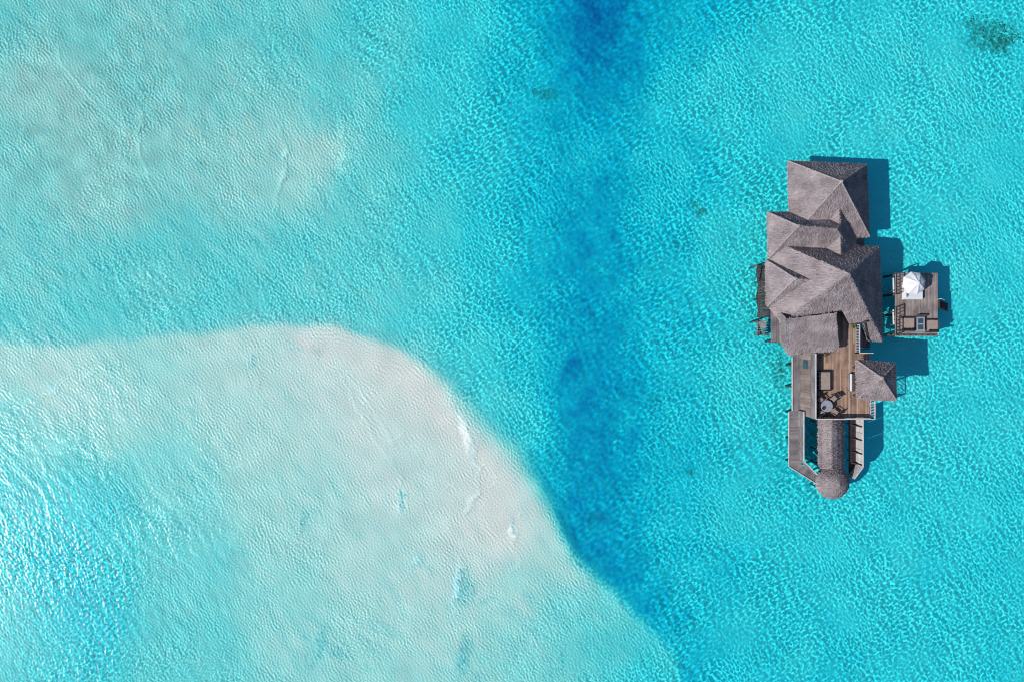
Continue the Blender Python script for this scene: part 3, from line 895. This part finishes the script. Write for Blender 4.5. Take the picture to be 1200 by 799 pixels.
for i in range(14):
    t0, t1 = (i+.05)/14, (i+.95)/14
    a, b, c, d = d0.lerp(d3, t0), d0.lerp(d3, t1), d1.lerp(d2, t1), d1.lerp(d2, t0)
    dn = Vector((0, 0, .05)); mb.loft([[a-dn, b-dn, c-dn, d-dn], [a, b, c, d]])
mb.build('deck', M['grey_wood'], westf)
mb = MB()
mb.bar(P(925, 482, .89)-Vector((.06, 0, 0)), P(925, 546, .89)-Vector((.06, 0, 0)), .10, .12); mb.bar(P(925, 546.4, .89)-Vector((.05, 0, 0)), P(956, 566, .89), .10, .12)
mb.bar(P(929, 418, .89)-Vector((.06, 0, 0)), P(929, 481, .89)-Vector((.06, 0, 0)), .1, .1)
mb.build('edge_board', M['pale_wood'], westf)
for py in (428, 453, 484, 515, 542):
    q = P(929.5, py, .8); pile(q.x, q.y, .79, westf, .12)
for px, py in ((939, 550.5),): q = P(px, py, .8); pile(q.x, q.y, .79, westf, .12)

eastf = thing('screen_fence', 'pale plank screen fence closing the east side of the dome jetty', 'fence', P(1007, 525, 0))
eb = [(P(1011.5, 492, 2.4).x, P(0, 488, 2.4).y), (P(1011.5, 547, 2.4).x, P(0, 547, 2.4).y), (P(1001, 561, 2.4).x, P(0, 561, 2.4).y)]
mb = MB(); fence_panel(mb, eb[0], eb[1], .72, 2.36); fence_panel(mb, eb[1], eb[2], .72, 2.36)
mb.build('boards', M['pale_wood'], eastf)
mb = MB()
for a, b in zip(eb[:-1], eb[1:]): mb.bar((*a, 2.395), (*b, 2.395), .12, .06)
mb.build('cap_rail', M['pale_wood'], eastf)
for py in (500, 516, 532, 545):
    q = P(1011.5, py, 2.4); MB().tube((q.x-.12, q.y, BED), (q.x-.12, q.y, 2.3), .07).build('post', M['dark_wood'], eastf)
    MB().bar((q.x-.6, q.y, .9), (q.x-.15, q.y, 1.7), .08, .08).build('brace', M['dark_wood'], eastf)

# ================================================================== SUN DECK (J)
ZJ = 1.5
deck = thing('sun_deck', 'detached square wooden sun deck on piles east of the villa', 'deck', P(1074, 356, 0))
j0, j1 = P(1049, 394, ZJ), P(1099, 320, ZJ)
mb = MB(); planks(mb, j0.x, j0.y+.75, j1.x, j1.y, ZJ, 'y', .16, .014, .06, 4)
planks(mb, j0.x, j0.y, j1.x, j0.y+.74, ZJ-.004, 'x', .18, .014, .06, 4)
jd = mb.build('floor', M['deck_wood'], deck)
mb = MB()
for i in range(5):
    y = j0.y+.15+(j1.y-j0.y-.3)*i/4; mb.box((j0.x+.03, y-.07, ZJ-.3), (j1.x-.03, y+.07, ZJ-.065))
mb.build('joist', M['dark_wood'], jd)
for px in (1051, 1074, 1097):
    for py in (322, 345, 369, 392): q = P(px, py, ZJ); pile(q.x, q.y, ZJ-.3, deck, .13)
for (ya, yb) in ((321, 345), (360, 392)):
    a, b = P(1049.5, ya, ZJ), P(1049.5, yb, ZJ)
    railing([(a.x, a.y), (b.x, b.y)], ZJ, ZJ+.95, 'railing', 'dark_wood', .35, deck, .05)
for (ya, yb) in ((326, 343), (363, 381)):
    a, b = P(1046.5, ya, .9), P(1047, yb, .9)
    mb = MB(); mb.bar((a.x, a.y, .95), (b.x, b.y, .95), .10, .16); mb.build('fender_board', M['white_paint'], deck)
mb = MB()
a, b = P(1050, 391, ZJ), P(1099, 393, ZJ)
railing([(j0.x+.1, j0.y+.05), (j1.x-.05, j0.y+.05)], ZJ, ZJ+.45, 'low_railing', 'grey_wood', .6, deck, .05)
# beams reaching over from the villa
for py in (341, 366, 381):
    mb = MB(); mb.bar(P(1024, py, .95), P(1050, py, 1.15), .07, .07); mb.build('mooring_beam', M['grey_wood'], deck)
# swim ladder
lad = MB()
l0, l1 = P(1099, 356, ZJ), P(1110, 361, -.2)
for off in (-.45, .45):
    lad.bar(l0+Vector((0, off, 0)), Vector((l1.x+.2, l0.y-.35+off, -.5)), .07, .14)
for i in range(7):
    t = (i+.5)/7; c = l0.lerp(Vector((l1.x+.2, l0.y-.35, -.5)), t)
    lad.box((c.x-.11, c.y-.45, c.z-.02), (c.x+.11, c.y+.45, c.z+.03))
lo = lad.build('ladder', M['dark_wood'], deck)
mb = MB(); mb.tube(l0+Vector((-.1, .5, 0)), l0+Vector((-.1, .5, .9)), .03); mb.tube(l0+Vector((-.1, .5, .9)), l0+Vector((.6, .4, .3)), .03)
mb.build('handrail', M['white_paint'], lo)

# ================================================================== FURNITURE
# --- parasol
pc = P(1071.5, 332, 3.1)
par = thing('parasol', 'white octagonal parasol shading the sun deck', 'parasol', (pc.x, pc.y, ZJ))
rim, apx = 1.34, 3.9
mb = MB()
ns = 8
rot = R(14)
for j in range(ns):
    t0, t1 = rot+2*math.pi*j/ns, rot+2*math.pi*(j+1)/ns
    prev = None
    for r, z in ((0.10, apx), (.5, apx-.22), (.95, apx-.5), (rim, apx-.86)):
        sag = .05*math.sin(math.pi*min(1, r/rim))
        tm = (t0+t1)/2; rm = r*math.cos(math.pi/ns)*.985
        a = (pc.x+r*math.cos(t0), pc.y+r*math.sin(t0), z); b = (pc.x+r*math.cos(t1), pc.y+r*math.sin(t1), z)
        c = (pc.x+rm*math.cos(tm), pc.y+rm*math.sin(tm), z-sag)
        if prev: mb.quad([prev[0], a, c, prev[2]]); mb.quad([prev[2], c, b, prev[1]])
        prev = (a, b, c)
    # short valance
    a, b = prev[0], prev[1]; mb.quad([a, (a[0], a[1], a[2]-.12), (prev[2][0], prev[2][1], prev[2][2]-.12), prev[2]]); mb.quad([prev[2], (prev[2][0], prev[2][1], prev[2][2]-.12), (b[0], b[1], b[2]-.12), b])
mb.disc((pc.x, pc.y), .14, apx-.02, apx+.03, 10)
can = mb.build('canopy', M['white_cloth'], par)
MB().tube((pc.x, pc.y, ZJ+.07), (pc.x, pc.y, apx+.12), .035).build('pole', M['white_paint'], par)
MB().disc((pc.x, pc.y), .35, ZJ+.012, ZJ+.1, 20).build('base', M['dark_metal'], par)
for j in range(ns):
    t = rot+2*math.pi*j/ns
    MB().bar((pc.x+.05*math.cos(t), pc.y+.05*math.sin(t), apx-.08), (pc.x+(rim-.03)*math.cos(t), pc.y+(rim-.03)*math.sin(t), apx-.90), .02, .025).build('rib', M['white_paint'], can)


def daybed(label, x0, y0, x1, y1, z, matm, framem, pillows, side, thick=.16, legh=.28, group=None, pm='dark_cloth', lip=.09):
    t = thing('daybed', label, 'daybed', ((x0+x1)/2, (y0+y1)/2, z), group)
    mb = MB()
    for (a, b) in (((x0, y0), (x1, y0+lip)), ((x0, y1-lip), (x1, y1)), ((x0, y0+lip+.003), (x0+lip, y1-lip-.003)), ((x1-lip, y0+lip+.003), (x1, y1-lip-.003))):
        mb.box((a[0], a[1], z+legh-.12), (b[0], b[1], z+legh+.06))
    mb.box((x0+lip+.003, y0+lip+.003, z+legh-.08), (x1-lip-.003, y1-lip-.003, z+legh-.03))
    mb.build('frame', M[framem], t)
    for sx in (x0+.06, x1-.06):
        for sy in (y0+.06, y1-.06):
            MB().box((sx-.04, sy-.04, z+.012), (sx+.04, sy+.04, z+legh-.122)).build('leg', M[framem], t)
    MB().cushion((x0+lip+.01, y0+lip+.01, z+legh-.02), (x1-lip-.01, y1-lip-.01, z+legh+thick), .05).build('mattress', M[matm], t)
    for k in range(pillows):
        f = (k+.5)/pillows
        if side == 'S': px, py = x0+.15+(x1-x0-.3)*f, y0+.17
        elif side == 'W': px, py = x0+.17, y0+.15+(y1-y0-.3)*f
        else: px, py = x0+.15+(x1-x0-.3)*f, y1-.2
        L = (x1-x0-.3 if side in 'SN' else y1-y0-.3)/pillows*.42
        a, b = ((L, .11) if side in 'SN' else (.11, L))
        MB().cushion((px-a, py-b, z+legh+thick+.004), (px+a, py+b, z+legh+thick+.3), .09, rz=random.uniform(-.3, .3)).build('pillow', M[pm], t)
    return t


# white daybed beneath the parasol
a, b = P(1059, 351, ZJ+.5), P(1082, 334, ZJ+.5)
daybed('white cushioned daybed half hidden under the parasol', a.x, a.y, b.x, b.y, ZJ, 'white_cloth', 'white_paint', 3, 'W', .2, .3, pm='white_cloth', lip=.03)
# two tan daybeds on the sun deck
a, b = P(1054, 388, ZJ+.3), P(1072.5, 371.5, ZJ+.3)
daybed('tan daybed in the left corner of the sun deck by the railing', a.x, a.y, b.x, b.y, ZJ, 'tan_cloth', 'dark_wood', 3, 'S', .1, .25, 'tan daybeds on the sun deck', lip=.12)
a, b = P(1085.5, 389.5, ZJ+.3), P(1102, 374, ZJ+.3)
b.x = min(b.x, j1.x-.06); a.y = max(a.y, j0.y+.16)
daybed('tan daybed on the right of the glass topped table', a.x, a.y, b.x, b.y, ZJ, 'tan_cloth', 'dark_wood', 4, 'S', .1, .25, 'tan daybeds on the sun deck', lip=.12)
# table between them
a, b = P(1074.3, 388, ZJ+.45), P(1083.8, 371.5, ZJ+.45)
tb = thing('side_table', 'pale table with two dark glass panels between the tan daybeds', 'table', ((a.x+b.x)/2, (a.y+b.y)/2, ZJ))
mb = MB(); zt = ZJ+.45
ym = (a.y+b.y)/2
for (x0, y0, x1, y1) in ((a.x, a.y, a.x+.16, b.y), (b.x-.16, a.y, b.x, b.y), (a.x+.163, a.y, b.x-.163, a.y+.18), (a.x+.163, b.y-.18, b.x-.163, b.y), (a.x+.163, ym-.08, b.x-.163, ym+.08)):
    mb.box((x0, y0, zt-.05), (x1, y1, zt))
mb.build('table_top', M['grey_top'], tb)
MB().box((a.x+.165, a.y+.183, zt-.035), (b.x-.165, ym-.083, zt-.012)).build('pane', M['blue_glass'], tb)
MB().box((a.x+.165, ym+.083, zt-.035), (b.x-.165, b.y-.183, zt-.012)).build('pane', M['blue_glass'], tb)
for sx in (a.x+.06, b.x-.06):
    for sy in (a.y+.06, b.y-.06): MB().box((sx-.035, sy-.035, ZJ+.012), (sx+.035, sy+.035, zt-.053)).build('leg', M['grey_top'], tb)
# low dark bench behind the table
a, b = P(1076, 371, ZJ+.4), P(1087, 369, ZJ+.4)
bn = thing('bench', 'low dark bench behind the glass topped table on the sun deck', 'bench', ((a.x+b.x)/2, a.y, ZJ))
mb = MB(); mb.box((a.x, a.y, ZJ+.36), (b.x, a.y+.11, ZJ+.40)); mb.box((a.x, a.y+.13, ZJ+.36), (b.x, a.y+.24, ZJ+.40)); mb.build('seat', M['dark_wood'], bn)
for sx in (a.x+.08, b.x-.08): MB().box((sx-.04, a.y+.02, ZJ+.012), (sx+.04, a.y+.22, ZJ+.357)).build('leg', M['dark_wood'], bn)

# --- upper terrace furniture
a, b = P(956, 457.5, FT+.35), P(974.5, 434, FT+.35)
daybed('large tan daybed with dark frame beside the terrace parapet', a.x, a.y, b.x, b.y, FT, 'tan_cloth', 'dark_cloth', 4, 'W', .14, .28, lip=.14)

tc = P(969, 475.5, FT+.74)
tbl = thing('dining_table', 'round grey dining table with four chairs on the terrace', 'table', (tc.x, tc.y, FT))
MB().disc((tc.x, tc.y), .66, FT+.70, FT+.745, 32).build('table_top', M['grey_top'], tbl, )
MB().tube((tc.x, tc.y, FT+.06), (tc.x, tc.y, FT+.69), .06).build('pedestal', M['dark_metal'], tbl)
MB().disc((tc.x, tc.y), .3, FT+.012, FT+.06, 24).build('base', M['dark_metal'], tbl)
bw = thing('bowl', 'small dark bowl standing on the round terrace table', 'bowl', (tc.x-.38, tc.y-.2, FT+.748))
mb = MB(); rg = lambda z, r: [(tc.x-.38+r*math.cos(2*math.pi*i/16), tc.y-.2+r*math.sin(2*math.pi*i/16), z) for i in range(16)]
mb.loft([rg(FT+.748, .08), rg(FT+.80, .16), rg(FT+.85, .2), rg(FT+.845, .18), rg(FT+.79, .1)]); mb.build('vessel', M['dark_metal'], bw)


def make_chair(label):
    t = bpy.data.objects.new('dining_chair', None); COL.objects.link(t); t['_local'] = 1
    tag(t, label, 'chair', 'chairs around the terrace table')
    mb = MB()
    for i in range(5): mb.box((-.27+i*.11, -.27, .43), (-.27+i*.11+.098, .27, .47))
    mb.build('seat', M['tan_cloth'], t)
    mb = MB(); mb.box((-.27, -.31, .50), (.27, -.275, .98)); mb.bar((-.27, -.30, .99), (.27, -.30, .99), .07, .05); mb.build('backrest', M['dark_cloth'], t)
    for sx in (-1, 1):
        mb = MB(); mb.bar((sx*.30, -.28, .66), (sx*.30, .26, .66), .07, .04); mb.bar((sx*.30, .24, .47), (sx*.30, .24, .64), .04, .04); mb.build('armrest', M['dark_cloth'], t)
        for sy in (-1, 1):
            MB().bar((sx*.26, sy*.25, .012), (sx*.26, sy*.25, .428), .045, .045).build('leg', M['dark_cloth'], t)
    return t
ch = make_chair('x')
for i, (px, py, lab) in enumerate(((976.5, 466.5, 'dining chair nearest the pavilion, on the upper right of the round table'),
                                   (978.3, 483, 'dining chair on the lower right of the round table by the slatted railing'),
                                   (962.3, 484.5, 'dining chair on the lower left of the round table beside the potted plant'),
                                   (960.6, 468, 'dining chair on the upper left of the round table below the tan daybed'))):
    o = ch if i == 0 else copy_tree(ch)
    p = P(px, py, FT+.45); o.location = (p.x, p.y, FT); o.scale = (1.15, 1.15, 1.0)
    d = Vector((tc.x-p.x, tc.y-p.y)); o.rotation_euler.z = math.atan2(d.y, d.x)-math.pi/2
    o['label'] = lab

# low dark side table
a, b = P(952.8, 466, FT+.4), P(958, 459, FT+.4)
sd_ = thing('side_table', 'low dark brown side table against the terrace parapet', 'table', ((a.x+b.x)/2, (a.y+b.y)/2, FT))
MB().cushion((a.x, a.y, FT+.36), (b.x, b.y, FT+.42), .02).build('table_top', M['dark_wood'], sd_)
for sx in (a.x+.06, b.x-.06):
    for sy in (a.y+.06, b.y-.06): MB().box((sx-.03, sy-.03, FT+.012), (sx+.03, sy+.03, FT+.357)).build('leg', M['dark_wood'], sd_)


def potted_plant(label, px, py, z, r, n, hgt):
    c = P(px, py, z+.4); t = thing('potted_plant', label, 'plant', (c.x, c.y, z))
    rg = lambda zz, q: [(c.x+q*math.cos(2*math.pi*i/14), c.y+q*math.sin(2*math.pi*i/14), zz) for i in range(14)]
    mb = MB(); mb.loft([rg(z+.012, r*.55), rg(z+.3, r*.8), rg(z+.34, r*.85), rg(z+.335, r*.7), rg(z+.28, r*.66)]); mb.build('pot', M['clay'], t)
    mb = MB()
    for i in range(n):
        th = random.uniform(0, 2*math.pi); el = random.uniform(.2, 1.4); L = random.uniform(.5, 1)*hgt
        d = Vector((math.cos(th)*math.cos(el), math.sin(th)*math.cos(el), math.sin(el))); s = Vector((-math.sin(th), math.cos(th), 0))*random.uniform(.03, .06)
        b0 = Vector((c.x, c.y, z+.29))+d*.05; b1 = b0+d*L*.6; b2 = b0+d*L+Vector((0, 0, -L*.25))
        mb.quad([b0-s*.3, b1-s, b1+s, b0+s*.3]); mb.quad([b1-s, b2-s*.1, b2+s*.1, b1+s])
    mb.build('foliage', M['leaf'], t)
potted_plant('small yellow green potted plant in the terrace corner beside the dining chairs', 957.3, 484.5, FT, .24, 60, .5)
potted_plant('yellow green potted plant at the head of the terrace stair', 1001, 382.5, FT, .24, 60, .45)

# two round wire chairs by the lean-to
def wire_chair():
    t = bpy.data.objects.new('wire_chair', None); COL.objects.link(t); t['_local'] = 1
    tag(t, 'x', 'chair', 'round wire chairs by the lean-to')
    mb = MB()
    def hoop(r, z, a0=0, a1=2*math.pi, n=20, lean=0):
        pts = [(r*math.cos(a0+(a1-a0)*i/n), r*math.sin(a0+(a1-a0)*i/n), z+lean*max(0, math.sin(a0+(a1-a0)*i/n))) for i in range(n+1)]
        for p, q in zip(pts[:-1], pts[1:]): mb.tube(p, q, .025, seg=5)
    hoop(.34, .42); hoop(.42, .55, -.2, math.pi+.2, lean=.3)
    mb.build('frame', M['dark_metal'], t)
    mb = MB()
    for k in range(6): x = -.25+k*.1; yy = math.sqrt(.34**2-x*x); mb.tube((x, -yy, .42), (x, yy, .42), .012, seg=4)
    mb.build('seat', M['dark_metal'], t)
    for k in range(4):
        th = math.pi/4+k*math.pi/2; MB().tube((.36*math.cos(th), .36*math.sin(th), .012), (.3*math.cos(th), .3*math.sin(th), .42), .02, seg=5).build('leg', M['dark_metal'], t)
    return t
wc = wire_chair()
for i, (px, py, rz, lab) in enumerate(((959.5, 415.5, .4, 'round dark wire chair nearer the parapet under the lean-to edge'), (967, 413.5, -.5, 'round dark wire chair nearer the middle of the terrace by the lean-to edge'))):
    o = wc if i == 0 else copy_tree(wc)
    p = P(px, py, FT+.4); o.location = (p.x, p.y, FT); o.rotation_euler.z = rz; o['label'] = lab

# white seated bench by the pavilion
a, b = P(996, 458, FT+.42), P(1001, 437.5, FT+.42)
bb = thing('bench', 'narrow bench with white cushion by the west eave of the small pavilion', 'bench', ((a.x+b.x)/2, (a.y+b.y)/2, FT))
mb = MB(); mb.box((a.x-.03, a.y-.03, FT+.28), (b.x, b.y+.03, FT+.34)); mb.build('frame', M['dark_wood'], bb)
MB().cushion((a.x, a.y, FT+.343), (a.x+.26, b.y, FT+.46), .04).build('cushion', M['white_cloth'], bb)
mb = MB(); mb.box((b.x-.16, a.y+.05, FT+.343), (b.x-.08, b.y, FT+.75)); mb.build('backrest', M['dark_wood'], bb)
for sx in (a.x+.04, b.x-.05):
    for sy in (a.y+.06, b.y-.06): MB().box((sx-.03, sy-.03, FT+.012), (sx+.03, sy+.03, FT+.278)).build('leg', M['dark_wood'], bb)

# ================================================================== CORAL ON THE BED
def lump(mb, x, y, z, r):
    seg, rg = 9, 4
    rings = []
    for j in range(rg+1):
        f = j/rg*math.pi/2
        rings.append([(x+(r*math.cos(f)+.001)*(1+random.uniform(-.25, .25))*math.cos(2*math.pi*i/seg), y+(r*math.cos(f)+.001)*(1+random.uniform(-.25, .25))*math.sin(2*math.pi*i/seg), z+r*.55*math.sin(f)) for i in range(seg)])
    mb.loft(rings)
rc = P(1168, 36, -1.2)
mb = MB()
for i in range(420):
    th = random.uniform(0, 2*math.pi); rr = math.sqrt(random.random())
    u, v = rr*math.cos(th), rr*math.sin(th)
    if random.random() < .5: u, v = u*.45+.35, v*.6+.05
    if math.sin(u*9+1)*math.sin(v*8+u*5) > .35: continue
    px_, py_ = rc.x+u*3.4, rc.y-u*1.3+v*1.9; lump(mb, px_, py_, bed_z(px_, py_)-.03, random.uniform(.04, .13))
tag(mb.build('coral_reef', M['coral'], None), 'dark green coral patch under the water in the upper right corner', 'coral')
for px, py, n, rx, ry, lab in ((824, 246, 12, .5, .4, 'small dark coral clump right of the deep channel, level with the villa roofs'),
                               (640, 106, 26, 1.2, .6, 'scattered dim coral clump on the left of the deep blue channel near the top'),
                               (816, 238, 5, .35, .3, 'tiny coral clump up and left of another coral clump near the villa'),
                               (917, 437, 34, .5, 1.9, 'line of dark coral rubble on the sand west of the upper terrace'),
                               (921, 400, 14, .6, .5, 'dark coral rubble by the foot of the south-west walkway'),
                               (910, 508, 8, .5, .8, 'few dark stones on the sand west of the dome jetty boardwalk'),
                               (812, 555, 6, .5, .4, 'tiny dark coral clump in open water south-west of the dome roof')):
    c = P(px, py, -1.2); mb = MB()
    for i in range(n):
        x, y = c.x+random.gauss(0, rx*.6), c.y+random.gauss(0, ry*.6)
        lump(mb, x, y, bed_z(x, y)-.03, random.uniform(.04, .11))
    tag(mb.build('coral_clump', M['coral'], None), lab, 'coral')

for o in bpy.data.objects:
    if '_local' in o: del o['_local']

# ================================================================== LIGHT, SKY, CAMERA
sl = bpy.data.lights.new('sun', 'SUN'); sl.energy = 5.0; sl.angle = R(.5); sl.color = (1, .955, .90)
so = bpy.data.objects.new('sun', sl); COL.objects.link(so); so.rotation_euler = SUN.to_track_quat('Z', 'Y').to_euler(); so.location = SUN*50
W = bpy.data.worlds.new('World'); S.world = W; W.use_nodes = True
nt = W.node_tree; bg = nt.nodes['Background']
sk = nt.nodes.new('ShaderNodeTexSky'); sk.sky_type = 'NISHITA'; sk.sun_disc = False
sk.sun_elevation = SUN_EL; sk.sun_rotation = math.atan2(SUN.x, SUN.y) % (2*math.pi); sk.altitude = 0; sk.dust_density = .6; sk.ozone_density = 3.0
nt.links.new(sk.outputs[0], bg.inputs[0]); bg.inputs[1].default_value = .1

cd = bpy.data.cameras.new('camera'); cam = bpy.data.objects.new('camera', cd); COL.objects.link(cam)
cam.location = (0, 0, H_CAM); cam.rotation_euler = (0, 0, 0)
cd.sensor_width = 36; cd.lens = 24; cd.clip_end = 4000; cd.clip_start = .5
S.camera = cam
S.view_settings.view_transform = 'Standard'; S.view_settings.look = 'None'; S.view_settings.exposure = 0; S.view_settings.gamma = 1
c = S.cycles
c.use_denoising = True; c.filter_width = 1.0; c.max_bounces = 6; c.diffuse_bounces = 2; c.glossy_bounces = 2; c.transparent_max_bounces = 8; c.volume_bounces = 0
c.sample_clamp_indirect = 4; c.caustics_reflective = False; c.caustics_refractive = False
